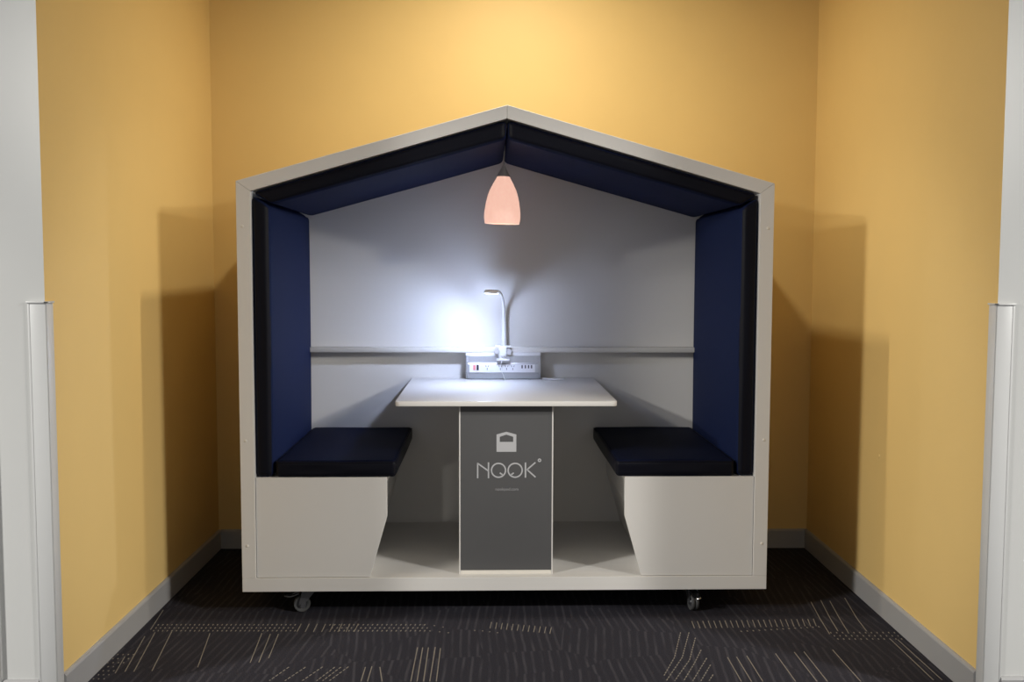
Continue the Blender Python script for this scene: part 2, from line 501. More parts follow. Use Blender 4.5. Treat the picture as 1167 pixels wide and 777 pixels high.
('t',[(-0.406,-0.164),(-0.408,-0.176)]),
('t',[(-0.387,-0.164),(-0.389,-0.176)]),
('t',[(-0.367,-0.164),(-0.37,-0.176)]),
('t',[(-0.348,-0.164),(-0.351,-0.176)]),
('t',[(-0.329,-0.165),(-0.332,-0.176)]),
('t',[(-0.31,-0.165),(-0.313,-0.176)]),
('t',[(-0.291,-0.165),(-0.294,-0.177)]),
('s',[(-0.805,-0.09),(-0.804,-0.179)]),
('s',[(-0.772,-0.09),(-0.771,-0.179)]),
('s',[(-0.739,-0.09),(-0.738,-0.179)]),
('s',[(-0.705,-0.091),(-0.705,-0.179)]),
('s',[(-0.672,-0.091),(-0.673,-0.179)]),
('s',[(-0.638,-0.091),(-0.64,-0.18)]),
('s',[(-0.605,-0.091),(-0.607,-0.18)]),
('s',[(-0.571,-0.091),(-0.575,-0.18)]),
('s',[(-0.024,-0.075),(-0.03,-0.145)]),
('s',[(-0.002,-0.081),(-0.007,-0.151)]),
('s',[(0.021,-0.087),(0.015,-0.156)]),
('s',[(0.043,-0.092),(0.037,-0.162)]),
('s',[(0.065,-0.098),(0.058,-0.168)]),
('s',[(0.087,-0.104),(0.08,-0.173)]),
('s',[(0.11,-0.11),(0.102,-0.179)]),
('s',[(0.132,-0.115),(0.124,-0.184)]),
('s',[(0.154,-0.121),(0.146,-0.189)]),
('s',[(0.176,-0.127),(0.167,-0.195)]),
('s',[(0.198,-0.132),(0.189,-0.2)]),
('s',[(0.22,-0.138),(0.21,-0.206)]),
('t',[(-0.274,-0.173),(-0.268,-0.173)]),
('t',[(-0.234,-0.183),(-0.229,-0.183)]),
('t',[(-0.199,-0.193),(-0.193,-0.193)]),
('t',[(-0.26,-0.114),(-0.254,-0.114)]),
('t',[(-0.223,-0.129),(-0.218,-0.129)]),
('t',[(-0.094,-0.169),(-0.088,-0.169)]),
('t',[(-0.062,-0.174),(-0.056,-0.174)]),
('t',[(-0.033,-0.184),(-0.028,-0.184)]),
('t',[(-0.002,-0.194),(0.004,-0.194)]),
('s',[(0.807,-0.071),(0.802,-0.151)]),
('s',[(0.83,-0.07),(0.825,-0.15)]),
('s',[(0.853,-0.069),(0.848,-0.149)]),
('s',[(0.876,-0.068),(0.87,-0.148)]),
('s',[(0.899,-0.067),(0.893,-0.147)]),
('s',[(0.923,-0.066),(0.916,-0.146)]),
('s',[(0.946,-0.065),(0.939,-0.145)]),
('s',[(0.969,-0.064),(0.962,-0.144)]),
('s',[(0.993,-0.063),(0.984,-0.143)]),
('s',[(1.016,-0.061),(1.007,-0.142)]),
('s',[(1.039,-0.06),(1.03,-0.141)]),
('s',[(1.063,-0.059),(1.053,-0.14)]),
('s',[(1.086,-0.058),(1.076,-0.139)]),
('s',[(1.109,-0.057),(1.099,-0.138)]),
('s',[(1.133,-0.056),(1.122,-0.137)]),
('s',[(1.156,-0.055),(1.145,-0.136)]),
('s',[(1.18,-0.054),(1.168,-0.135)]),
('s',[(1.203,-0.053),(1.191,-0.134)]),
('s',[(1.227,-0.052),(1.214,-0.133)]),
('s',[(1.25,-0.051),(1.237,-0.132)]),
('s',[(1.274,-0.05),(1.26,-0.131)]),
('s',[(1.297,-0.049),(1.283,-0.13)]),
('s',[(1.321,-0.047),(1.306,-0.129)]),
('t',[(0.983,-0.182),(0.985,-0.192)]),
('t',[(1.009,-0.178),(1.01,-0.188)]),
('t',[(1.034,-0.175),(1.035,-0.185)]),
('t',[(1.059,-0.171),(1.061,-0.181)]),
('t',[(1.084,-0.167),(1.086,-0.177)]),
('t',[(1.11,-0.164),(1.111,-0.173)]),
('t',[(1.135,-0.16),(1.136,-0.17)]),
('t',[(1.16,-0.156),(1.162,-0.166)]),
('t',[(1.186,-0.152),(1.187,-0.162)]),
('t',[(1.211,-0.149),(1.213,-0.158)]),
('t',[(1.237,-0.145),(1.238,-0.155)]),
('t',[(1.263,-0.141),(1.264,-0.151)]),
('t',[(1.288,-0.137),(1.289,-0.147)]),
('t',[(1.314,-0.133),(1.315,-0.143)]),
('t',[(1.341,-0.198),(1.341,-0.21)]),
('t',[(1.365,-0.199),(1.364,-0.21)]),
('t',[(1.388,-0.199),(1.388,-0.21)]),
('t',[(1.411,-0.199),(1.411,-0.211)]),
('t',[(1.435,-0.199),(1.434,-0.211)]),
('t',[(1.458,-0.199),(1.457,-0.211)]),
('t',[(1.482,-0.199),(1.481,-0.211)]),
('t',[(1.505,-0.2),(1.504,-0.211)]),
('t',[(1.528,-0.2),(1.527,-0.211)]),
('t',[(1.552,-0.2),(1.551,-0.212)]),
('t',[(1.575,-0.2),(1.574,-0.212)]),
('t',[(1.598,-0.2),(1.597,-0.212)]),
('t',[(1.344,-0.233),(1.343,-0.244)]),
('t',[(1.367,-0.233),(1.366,-0.244)]),
('t',[(1.39,-0.233),(1.39,-0.245)]),
('t',[(1.413,-0.233),(1.413,-0.245)]),
('t',[(1.436,-0.234),(1.436,-0.245)]),
('t',[(1.46,-0.234),(1.459,-0.245)]),
('t',[(1.483,-0.234),(1.482,-0.245)]),
('t',[(1.506,-0.234),(1.505,-0.246)]),
('t',[(1.529,-0.234),(1.528,-0.246)]),
('t',[(1.552,-0.235),(1.551,-0.246)]),
('t',[(1.575,-0.235),(1.574,-0.246)]),
('t',[(1.599,-0.235),(1.597,-0.246)]),
('t',[(1.346,-0.267),(1.346,-0.278)]),
('t',[(1.369,-0.267),(1.369,-0.278)]),
('t',[(1.392,-0.267),(1.391,-0.278)]),
('t',[(1.415,-0.267),(1.414,-0.279)]),
('t',[(1.438,-0.268),(1.437,-0.279)]),
('t',[(1.461,-0.268),(1.46,-0.279)]),
('t',[(1.484,-0.268),(1.483,-0.279)]),
('t',[(1.507,-0.268),(1.506,-0.279)]),
('t',[(1.53,-0.268),(1.529,-0.279)]),
('t',[(1.553,-0.268),(1.552,-0.28)]),
('t',[(1.576,-0.269),(1.575,-0.28)]),
('t',[(1.599,-0.269),(1.598,-0.28)]),
('t',[(-1.431,-0.405),(-1.431,-0.413)]),
('t',[(-1.434,-0.444),(-1.434,-0.452)]),
('t',[(-1.438,-0.482),(-1.438,-0.49)]),
('t',[(-1.441,-0.519),(-1.441,-0.527)]),
('t',[(-1.444,-0.556),(-1.444,-0.563)]),
('t',[(-1.447,-0.591),(-1.447,-0.599)]),
('t',[(-1.45,-0.626),(-1.45,-0.634)]),
('t',[(-1.411,-0.405),(-1.411,-0.414)]),
('t',[(-1.415,-0.444),(-1.415,-0.452)]),
('t',[(-1.418,-0.482),(-1.418,-0.49)]),
('t',[(-1.422,-0.519),(-1.422,-0.527)]),
('t',[(-1.425,-0.556),(-1.425,-0.564)]),
('t',[(-1.428,-0.591),(-1.428,-0.599)]),
('t',[(-1.432,-0.626),(-1.432,-0.634)]),
('t',[(-1.391,-0.405),(-1.392,-0.414)]),
('t',[(-1.395,-0.444),(-1.395,-0.452)]),
('t',[(-1.399,-0.482),(-1.399,-0.49)]),
('t',[(-1.403,-0.519),(-1.403,-0.527)]),
('t',[(-1.406,-0.556),(-1.406,-0.564)]),
('t',[(-1.41,-0.592),(-1.41,-0.599)]),
('t',[(-1.413,-0.627),(-1.413,-0.634)]),
('t',[(-1.372,-0.405),(-1.372,-0.414)]),
('t',[(-1.376,-0.444),(-1.376,-0.453)]),
('t',[(-1.38,-0.482),(-1.38,-0.49)]),
('t',[(-1.383,-0.52),(-1.383,-0.528)]),
('t',[(-1.387,-0.556),(-1.387,-0.564)]),
('t',[(-1.391,-0.592),(-1.391,-0.599)]),
('t',[(-1.394,-0.627),(-1.394,-0.634)])]
# ------------------------------------------------------------------ the room
XL, XR, YB, YF, ZC, HB = -1.454, 1.628, 1.026, -0.866, 3.2, 0.1
GZ = 1.345

bm = B()
box(bm, -6.5, 6.5, -6.5, 1.3, -0.06, 0.0)
def thread(bm, pts, w, kind):
    """one light yarn lying in the pile, a little above the carpet face"""
    P = [Vector((x, y, 0)) for x, y in pts]
    L = [0]
    for a, b in zip(P, P[1:]): L.append(L[-1]+(b-a).length)
    def at(s):
        for i in range(len(P)-1):
            if s <= L[i+1] or i == len(P)-2:
                t = (s-L[i])/max(1e-6, L[i+1]-L[i]); return P[i].lerp(P[i+1], t), (P[i+1]-P[i]).normalized()
    T = L[-1]
    if kind == 'd': on, off = 0.014, 0.010
    elif kind in 'sl': on, off = 0.040, 0.0015
    else: on, off = 1.0, 0.0
    s = 0
    while s < T-1e-6:
        e = min(T, s+on)
        (p, d), (q, d2) = at(s), at(e)
        nrm = Vector((-d.y, d.x, 0))*w/2; n2 = Vector((-d2.y, d2.x, 0))*w/2
        k = Vector((0, 0, 0.0015)); g = Vector((0, 0, -0.002))
        top = [bm.verts.new(v) for v in (p-nrm*0.5+k, q-n2*0.5+k, q+n2*0.5+k, p+nrm*0.5+k)]
        bot = [bm.verts.new(v) for v in (p-nrm+g, q-n2+g, q+n2+g, p+nrm+g)]
        fs = [bm.faces.new(top)]
        for i in range(4):
            j = (i+1) % 4; fs.append(bm.faces.new((bot[i], bot[j], top[j], top[i])))
        for f in fs: f.material_index = 1
        s = e+off
for kind, pts in THREADS:
    if kind == 't':
        thread(bm, pts, 0.0062, 't')
    else:
        thread(bm, pts, 0.0052 if kind == 's' else 0.0058, kind)
# the same patchwork goes on over the rest of the room's carpet
rnd = random.Random(3)
for _ in range(150):
    x = rnd.uniform(-4.6, 4.4); y = rnd.uniform(-4.6, -0.9); L_ = rnd.uniform(.2, .38); a = rnd.uniform(-.3, .3)
    sp = rnd.choice((.03, .045, .09)); kd = rnd.choice('sldd')
    for i in range(rnd.randint(2, 7)):
        xx = x+i*sp; thread(bm, [(xx, y), (xx-L_*math.sin(a), y-L_*math.cos(a))], 0.0055, kd)
struct('floor', bm, [M['carpet'], M['thread']])

bm = B(); box(bm, -6.5, 6.5, -6.5, 1.3, ZC, ZC+0.08); struct('ceiling', bm, M['ceiling'])
bm = B(); box(bm, XL-0.15, XR+0.15, YB, YB+0.15, 0, ZC); struct('wall_back', bm, M['yellow'])
def side_wall(name, x0, x1):
    bm = B(); fs = box(bm, x0, x1, YF, YB, 0, ZC)
    bm.faces.ensure_lookup_table()
    for f in bm.faces:
        f.normal_update()
        f.material_index = 1 if f.calc_center_median().y < YF+1e-4 else 0
    struct(name, bm, [M['yellow'], M['white_wall']])
side_wall('wall_left', XL-0.15, XL); side_wall('wall_right', XR, XR+0.15)
bm = B(); box(bm, -6.5, XL-0.15, YF, YF+0.15, 0, ZC); struct('wall_front_left', bm, M['white_wall'])
bm = B(); box(bm, XR+0.15, 6.5, YF, YF+0.15, 0, ZC); struct('wall_front_right', bm, M['white_wall'])

def skirting(name, p0, p1, inward):
    """board with a small rounded top, its face 12 mm off the wall"""
    p0, p1, n = Vector((*p0, 0)), Vector((*p1, 0)), Vector((*inward, 0))
    prof = [(0, 0), (0.013, 0), (0.013, HB-0.010), (0.010, HB-0.004), (0.004, HB), (0, HB)]
    bm = B(); prism(bm, [p0+n*a+Vector((0, 0, z)) for a, z in prof], p1-p0)
    struct(name, bm, M['base'])
skirting('baseboard_back', (XL+0.013, YB), (XR-0.013, YB), (0, -1))
skirting('baseboard_left', (XL, YF+0.045), (XL, YB), (1, 0))
skirting('baseboard_right', (XR, YF+0.045), (XR, YB), (-1, 0))
skirting('baseboard_front_left', (-1.625, YF), (-1.508, YF), (0, -1))
skirting('baseboard_front_right', (XR+0.053, YF), (6.5, YF), (0, -1))

def corner_guard(name, xw, s):
    """L-shaped wall corner guard with ribbed flanges and a lipped cap; s = direction of the white wall"""
    t = 0.006
    bm = B()
    box(bm, *sorted((xw+s*0.053, xw-s*(t-0.0025))), YF-t, YF, 0, GZ-0.006, 0.0012)
    box(bm, *sorted((xw, xw-s*t)), YF-t+0.003, YF+0.045, 0, GZ-0.006, 0.0012)
    box(bm, *sorted((xw+s*0.053, xw+s*0.047)), YF-t-0.0012, YF-t+0.001, 0, GZ-0.006, 0.0005)
    box(bm, *sorted((xw+s*0.057, xw-s*(t+0.004))), YF-t-0.005, YF, GZ-0.006, GZ, 0.0015)
    box(bm, *sorted((xw, xw-s*(t+0.004))), YF-t-0.005, YF+0.048, GZ-0.006, GZ, 0.0015)
    struct(name, bm, M['plastic'], True)
corner_guard('trim_1', XL, -1); corner_guard('trim_2', XR, 1)
bm = B(); box(bm, -1.78, -1.632, YF-0.018, YF, 0, GZ-0.03, 0.003); box(bm, -1.635, -1.629, YF-0.010, YF, 0, GZ-0.03)
struct('trim_3', bm, M['white_wall'])
# small round screw-plug in the yellow right wall
bm = B(); lathe(bm, [(0.0, -0.003), (0.006, -0.003), (0.009, 0)], 'X', 20, (XR, 0.081, 0.663))
o = struct('trim_4', bm, M['yellow'], True)

# ------------------------------------------------------------------ the pod
NX, NA = 0.037, 0.011
H0, H1 = 0.109, 0.166         # base board
W, Wi, D = 1.1, 1.042, 0.95
ZE, ZA = 1.808, 2.119         # outer eave, outer apex
ze, za = 1.768, 2.065         # inner eave, inner apex
BT = 0.589                    # bench top
pod = thing('booth', 'white house-shaped meeting booth on castors with a navy padded roof inside', 'booth', (NX, 0, 0), NA)
nook = Matrix.Translation((NX, 0, 0)) @ Matrix.Rotation(NA, 4, 'Z')
def at(x, y, z): return nook @ Vector((x, y, z))

bm = B(); box(bm, -W, W, 0, D, H0, H1, 0.0012); obj('base_board', bm, M['lam'], pod)
g = 0.0006
for s in (-1, 1):
    bm = B(); prism_y(bm, [(s*W, H1+g), (s*W, ZE-g*0), (s*Wi, ze-g), (s*Wi, H1+g)], 0, D, 0.001, 1)
    side = obj('side_panel', bm, M['lam'], pod)
    for z in ((1.625, 0.745, 0.304)):
        bm = B(); lathe(bm, [(0, -0.0022), (0.0045, -0.0022), (0.0062, 0.0)], 'Y', 20, (s*1.0765, 0, z))
        obj('screw_cap', bm, M['edge'], side, True)
    bm = B(); prism_y(bm, [(s*W, ZE+g), (s*g, ZA), (s*g, za), (s*Wi, ze+g)], 0, D, 0.001, 1)
    obj('roof_panel', bm, M['lam'], pod)
bm = B(); prism_y(bm, [(-Wi, H1), (Wi, H1), (Wi, ze), (0, za), (-Wi, ze)], 0.917, D-0.004); obj('back_panel', bm, M['lam'], pod)

for s in (-1, 1):
    # bench box: front panel with a kinked inner edge, top board, and closed inner face behind it
    bn = bpy.data.objects.new('bench', None); C.objects.link(bn); bn.parent = pod
    shape = [(s*(Wi-0.002), H1+0.002), (s*(Wi-0.002), BT), (s*0.497, BT), (s*0.497, 0.4245), (s*0.570, H1+0.002)]
    bm = B(); prism_y(bm, shape, 0.007, 0.025, 0.0012, 2); obj('bench_front', bm, M['lam'], bn)
    bm = B(); prism_y(bm, [(s*(Wi-0.002), BT-0.018), (s*(Wi-0.002), BT-0.0005), (s*0.4975, BT-0.0005), (s*0.4975, BT-0.018), (s*0.532, BT-0.018), (s*0.532, 0.4245), (s*0.605, H1+0.001), (s*0.623, H1+0.001), (s*0.55, 0.424), (s*0.55, BT-0.018)], 0.025, 0.917); obj('bench_body', bm, M['lam'], bn)

# roof pads
def pad_corners(a, b, c_, d, y0, y1):
    """a-b lower edge, c_-d upper edge in X-Z"""
    return [[[(a[0], y0, a[1]), (b[0], y0, b[1])], [(a[0], y1, a[1]), (b[0], y1, b[1])]],
            [[(c_[0], y0, c_[1]), (d[0], y0, d[1])], [(c_[0], y1, c_[1]), (d[0], y1, d[1])]]]
for s in (-1, 1):
    lo_out, lo_in = (s*0.962, 1.716), (s*0.002, 1.984)
    up_out, up_in = (s*1.040, 1.764), (s*0.003, 2.0605)
    bm = B(); pad(bm, pad_corners(lo_out, lo_in, up_out, up_in, 0.014, 0.905), 0.022, (0.0, 0.006, 0.006), seed=s+3, wob=.35)
    dark_sides(obj('roof_pad', bm, M['fabric'], pod, True), lambda n, c: abs(n.y) > 0.6)

# shelf on the back panel
bm = B(); box(bm, -0.963, 0.963, 0.858, 0.9175, 1.0415, 1.0665, 0.002); obj('shelf', bm, M['lam'], pod, True)

# castors
def castor(x, y, rz, twin, lever_m):
    o = bpy.data.objects.new('castor', None); C.objects.link(o); o.parent = pod
    o.location = (x, y, 0); o.rotation_euler = (0, 0, rz)
    R = 0.035
    bm = B(); box(bm, -0.045, 0.045, -0.03, 0.03, H0-0.004, H0, 0.001)
    lathe(bm, [(0.020, H0-0.016), (0.025, H0-0.012), (0.025, H0-0.004)], 'Z', 24); obj('top_plate', bm, M['steel'], o, True)
    # swivel fork: two cheek plates sweeping from the swivel to the offset axle
    off = -0.022
    bm = B()
    for sy in (-1, 1):
        y0 = sy*0.018
        prism(bm, [(0.034, y0, H0-0.016), (-0.020, y0, H0-0.016), (off-0.012, y0, R+0.004), (off-0.006, y0, R-0.010), (off+0.008, y0, R-0.010), (off+0.014, y0, R+0.004)], (0, 0.002*sy, 0))
    box(bm, -0.020, 0.034, -0.020, 0.020, H0-0.018, H0-0.015)
    lathe(bm, [(0.005, -0.023), (0.005, 0.023)], 'Y', 14, (off, 0, R)); obj('fork', bm, M['steel'], o)
    bm = B()
    ws = ((-0.0085, 0.007), (0.0085, 0.007)) if twin else ((0, 0.012),)
    for c, hw in ws:
        lathe(bm, [(R*0.62, c-hw*0.8), (R*0.80, c-hw), (R*0.93, c-hw), (R, c-hw*0.5), (R, c+hw*0.5), (R*0.93, c+hw), (R*0.80, c+hw), (R*0.62, c+hw*0.8)], 'Y', 40, (off, 0, R), close=True)
    wh = obj('wheel', bm, M['rubber'], o, True)
    bm = B()
    for c, hw in ws:
        lathe(bm, [(0.006, c-hw*1.05), (R*0.30, c-hw*1.05), (R*0.36, c-hw*0.6), (R*0.63, c-hw*0.6), (R*0.63, c+hw*0.6), (R*0.36, c+hw*0.6), (R*0.30, c+hw*1.05), (0.006, c+hw*1.05)], 'Y', 30, (off, 0, R))
    obj('hub', bm, M['steel'], o, True)
    bm = B()
    tube(bm, smooth_path([(off-0.012, -0.015, 0.082), (off-0.045, -0.014, 0.070), (off-0.068, -0.006, 0.070), (off-0.072, 0, 0.071), (off-0.068, 0.006, 0.070), (off-0.045, 0.014, 0.070), (off-0.012, 0.015, 0.082)], 5), 0.003, 8)
    box(bm, off-0.066, off-0.040, -0.012, 0.012, 0.069, 0.073, 0.001)
    obj('brake_lever', bm, lever_m, o, True)
    return o
castor(-0.845, 0.075, 0.12, False, M['steel'])
castor(0.800, 0.085, PI/2+0.15, True, M['chrome'])
castor(-0.82, 0.86, 0.6, False, M['steel'])
castor(0.84, 0.86, -0.5, False, M['steel'])

# ------------------------------------------------------------------ cushions
for s, side in ((-1, 'left'), (1, 'right')):
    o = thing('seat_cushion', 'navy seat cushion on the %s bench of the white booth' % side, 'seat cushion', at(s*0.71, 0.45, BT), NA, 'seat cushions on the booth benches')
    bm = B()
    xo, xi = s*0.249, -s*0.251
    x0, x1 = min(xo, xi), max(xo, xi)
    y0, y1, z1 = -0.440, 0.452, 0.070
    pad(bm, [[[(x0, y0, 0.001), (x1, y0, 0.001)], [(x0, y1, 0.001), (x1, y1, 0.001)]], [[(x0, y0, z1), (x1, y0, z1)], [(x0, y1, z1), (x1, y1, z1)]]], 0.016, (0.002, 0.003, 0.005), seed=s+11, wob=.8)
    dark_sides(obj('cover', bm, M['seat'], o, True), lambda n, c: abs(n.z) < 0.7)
    bm = B()
    # welted seam round the top edge
    zz = z1-0.006
    loop = []
    r = 0.014
    for cx, cy, a0 in ((x1-r, y1-r, 0), (x0+r, y1-r, PI/2), (x0+r, y0+r, PI), (x1-r, y0+r, 1.5*PI)):
        for k in range(5): loop.append((cx+r*math.cos(a0+k*PI/8), cy+r*math.sin(a0+k*PI/8), zz))
    loop.append(loop[0]); tube(bm, loop, 0.0014, 6); obj('seam', bm, M['black'], o, True)
    b = thing('backrest_cushion', 'tall navy backrest cushion lining the %s side wall of the white booth' % side, 'backrest cushion', at(s*1.0, 0.46, BT), NA, 'backrest cushions on the booth side walls')
    xo, xi = s*0.041, -s*0.028
    zo, zi = 1.752-BT, 1.712-BT
    lo, hi = (xo, xi) if xo < xi else (xi, xo)
    zlo, zhi = (zo, zi) if xo < xi else (zi, zo)
    bm = B()
    y0, y1 = -0.446, 0.447
    pad(bm, [[[(lo, y0, 0.001), (hi, y0, 0.001)], [(lo, y1, 0.001), (hi, y1, 0.001)]], [[(lo, y0, zlo), (hi, y0, zhi)], [(lo, y1, zlo), (hi, y1, zhi)]]], 0.020, ((0.010 if s > 0 else 0.0, 0.004, 0.0) if False else (0.0, 0.004, 0.002)), seed=s+21, wob=.5)
    # swell the visible face only
    for v in bm.verts:
        if abs(v.co.x-xi) < 0.006:
            t = (v.co.y-y0)/(y1-y0); u = v.co.z/max(zo, zi)
            v.co.x += -s*0.012*max(0, 4*t*(1-t))**.5*max(0, 4*u*(1-u))**.4 + (-s*0.006*t)
    dark_sides(obj('cover', bm, M['fabric'], b, True), lambda n, c: abs(n.y) > 0.6)

# ------------------------------------------------------------------ the table with its column
tb = thing('table', 'white fixed table on a dark grey column in the middle of the booth', 'table', at(0, 0.45, H1), NA)
def L(x, y, z): return (x, y-0.45, z-H1)
bm = B()
r = 0.022; pts = []
for cx, cy, a0 in ((0.461-r, r-0.001, -PI/2), (-0.461+r, r-0.001, PI)):
    for k in range(7):
        a = a0+(PI/2)*k/6 if cx > 0 else a0+(PI/2)*k/6
        pts.append((cx+r*math.cos(a), cy+r*math.sin(a)))
pts = pts[:7]+[(0.461, 0.9155), (-0.461, 0.9155)]+pts[7:]
prism(bm, [L(x, y, 0.888) for x, y in pts], (0, 0, 0.020), 0.0015, 2)
top = obj('tabletop', bm, M['lam'], tb, True)
col = bpy.data.objects.new('column', None); C.objects.link(col); col.parent = tb
bm = B()
def lbox(bm, x0, x1, y0, y1, z0, z1, bev=0.0, mi=0):
    a, b = L(x0, y0, z0), L(x1, y1, z1); return box(bm, a[0], b[0], a[1], b[1], a[2], b[2], bev, 2, mi)
for s in (-1, 1):
    bm = B(); lbox(bm, *sorted((s*0.198, s*0.1925)), 0.045, 0.43, H1, 0.8878, 0.0008); obj('side_board', bm, M['lam'], col)
bm = B(); lbox(bm, -0.192, 0.192, 0.047, 0.062, H1, 0.182, 0.0008); obj('kick_strip', bm, M['edge'], col)
bm = B(); lbox(bm, -0.192, 0.192, 0.41, 0.43, H1, 0.8878, 0.0008); obj('rear_board', bm, M['lam'], col)
bm = B(); lbox(bm, -0.192, 0.192, 0.046, 0.062, 0.1825, 0.8878, 0.0008); fp = obj('front_panel', bm, M['grey'], col, label='dark grey front panel with a pale house emblem and lettering')

# emblem and lettering, thin print on the front panel
YP = 0.0458
def px(x, y): return ((x-576.7)*0.003701, 0.520-(y-560)*0.00374)
def plate(bm, poly):
    prism(bm, [L(x, YP, z) for x, z in poly], (0, -0.0006, 0))
def stroke(bm, p, q, w):
    p, q = Vector(p), Vector(q); d = (q-p).normalized(); n = Vector((-d.y, d.x))*w/2
    plate(bm, [p-n, q-n, q+n, p+n])
def ring(bm, c, r, w, seg=48):
    a = [[bm.verts.new(L(c[0]+rr*math.cos(2*PI*k/seg), y, c[1]+rr*math.sin(2*PI*k/seg))) for k in range(seg)] for rr, y in ((r-w/2, YP), (r-w/2, YP-0.0006), (r+w/2, YP-0.0006), (r+w/2, YP))]
    for i in range(4):
        A, Bq = a[i], a[(i+1) % 4]
        for k in range(seg):
            j = (k+1) % seg; bm.faces.new((A[k], A[j], Bq[j], Bq[k]))
bm = B()
O = lambda x, y: px(530+x/9.03, 480+y/9.03)
# house outline with a window
plate(bm, [O(322, 137), O(423, 109), O(423, 138), O(355, 160)])
plate(bm, [O(423, 109), O(525, 137), O(493, 160), O(423, 138)])
plate(bm, [O(322, 137), O(355, 160), O(355, 213), O(322, 213)])
plate(bm, [O(525, 137), O(525, 213), O(493, 213), O(493, 160)])
plate(bm, [O(322, 213), O(525, 213), O(525, 314), O(322, 314)])
bmesh.ops.recalc_face_normals(bm, faces=bm.faces[:])
obj('house_emblem', bm, M['logo'], fp)
bm = B(); w = 0.0058
stroke(bm, O(129, 428), O(129, 585), w); stroke(bm, O(126, 430), O(242, 512), w); stroke(bm, O(240, 422), O(240, 585), w)
ring(bm, O(343, 504), 72/9.03*.0037, w); stroke(bm, O(357, 530), O(384, 550), w)
ring(bm, O(514, 504), 72/9.03*.0037, w); stroke(bm, O(500, 530), O(473, 550), w)
stroke(bm, O(620, 424), O(620, 580), w*1.15); stroke(bm, O(722, 424), O(634, 500), w); stroke(bm, O(632, 494), O(724, 576), w)
ring(bm, O(764, 402), 13/9.03*.0037, 0.0045, 24); 
bmesh.ops.recalc_face_normals(bm, faces=bm.faces[:])
obj('lettering', bm, M['logo'], fp)
cu = bpy.data.curves.new('small_print', 'FONT'); cu.body = 'nookpod.com'; cu.size = 0.0175; cu.align_x = 'CENTER'; cu.extrude = 0.0003
tmp = bpy.data.objects.new('small_print', cu); C.objects.link(tmp)
dg = bpy.context.evaluated_depsgraph_get()
me = bpy.data.meshes.new_from_object(tmp.evaluated_get(dg)); bpy.data.objects.remove(tmp)
sp = bpy.data.objects.new('small_print', me); C.objects.link(sp); sp.parent = fp
me.materials.clear(); me.materials.append(M['logodim'])
x_, z_ = O(430, 712)
sp.location = L(x_, YP-0.0002, z_); sp.rotation_euler = (PI/2, 0, 0)

# ------------------------------------------------------------------ power unit hooked under the shelf
pu = thing('power_strip', 'aluminium power outlet unit under the shelf at the back of the white table', 'power strip', at(0, 0.88, 0.9085), NA)
def K(x, y, z): return (x, y-0.88, z-0.9085)
def kprism(bm, yz, x0, x1, bev=0.0):
    prism(bm, [K(x0, y, z) for y, z in yz], (x1-x0, 0, 0), bev)
prof = [(0.846, 1.026), (0.842, 0.992), (0.836, 0.984), (0.830, 0.944), (0.836, 0.935), (0.842, 0.911), (0.900, 0.911), (0.900, 1.026)]
bm = B(); kprism(bm, prof, -0.176, 0.176, 0.0006); obj('housing', bm, M['alu'], pu)
for s in (-1, 1):
    bm = B(); a, b = sorted((s*0.1765, s*0.187)); kprism(bm, [(0.850, 1.030), (0.842, 0.990), (0.838, 0.945), (0.850, 0.909), (0.905, 0.909), (0.905, 1.030)], a, b, 0.002); obj('end_cap', bm, M['alu'], pu, True)
bm = B(); a, b = K(-0.187, 0.846, 1.0265), K(0.187, 0.905, 1.041); box(bm, a[0], b[0], a[1], b[1], a[2], b[2], 0.0015); obj('mounting_rail', bm, M['lampwhite'], pu)
# tilted face carries the white strip
f0, f1 = Vector((0, 0.836, 0.984)), Vector((0, 0.830, 0.944))
fd = (f1-f0).normalized(); fn = Vector((0, fd.z, -fd.y)).normalized()
if fn.y > 0: fn = -fn
def F(x, t, off):   # t 0..1 down the face
    p = f0.lerp(f1, t)+fn*off; return K(x, p.y, p.z)
def fbox(bm, x0, x1, t0, t1, o0, o1):
    prism(bm, [F(x0, t0, o0), F(x1, t0, o0), F(x1, t1, o0), F(x0, t1, o0)], Vector(F(0, 0, o1))-Vector(F(0, 0, o0)))
bm = B(); fbox(bm, -0.168, 0.158, 0.02, 0.98, -0.001, 0.0022); strip = obj('socket_plate', bm, M['strip'], pu)
bm = B(); fbox(bm, -0.150, -0.137, 0.10, 0.72, 0.002, 0.0052); obj('switch', bm, M['red'], pu, label='red rocker switch')
bm = B(); fbox(bm, -0.133, -0.122, 0.04, 0.74, 0.002, 0.0060); obj('switch', bm, M['dark'], pu, label='black rocker switch')
for x in (-0.080, -0.0145, 0.0165, 0.0475):
    bm = B()
    fbox(bm, x-0.0145, x+0.0145, 0.05, 0.88, 0.002, 0.0030)
    so = obj('socket', bm, M['strip'], pu)
    bm = B()
    for sx in (-1, 1):
        prism(bm, [F(x+sx*0.0085, 0.14, 0.0028), F(x+sx*0.0058, 0.14, 0.0028), F(x+sx*0.0035, 0.34, 0.0028), F(x+sx*0.0062, 0.34, 0.0028)], fn*0.0006)
    fbox(bm, x-0.0016, x+0.0016, 0.44, 0.70, 0.0028, 0.0034)
    obj('pin_slots', bm, M['slot'], so)
for x in (0.094, 0.1105, 0.126, 0.141):
    bm = B(); fbox(bm, x-0.0035, x+0.0035, 0.10, 0.50, 0.002, 0.0032); obj('usb_port', bm, M['slot'], pu)

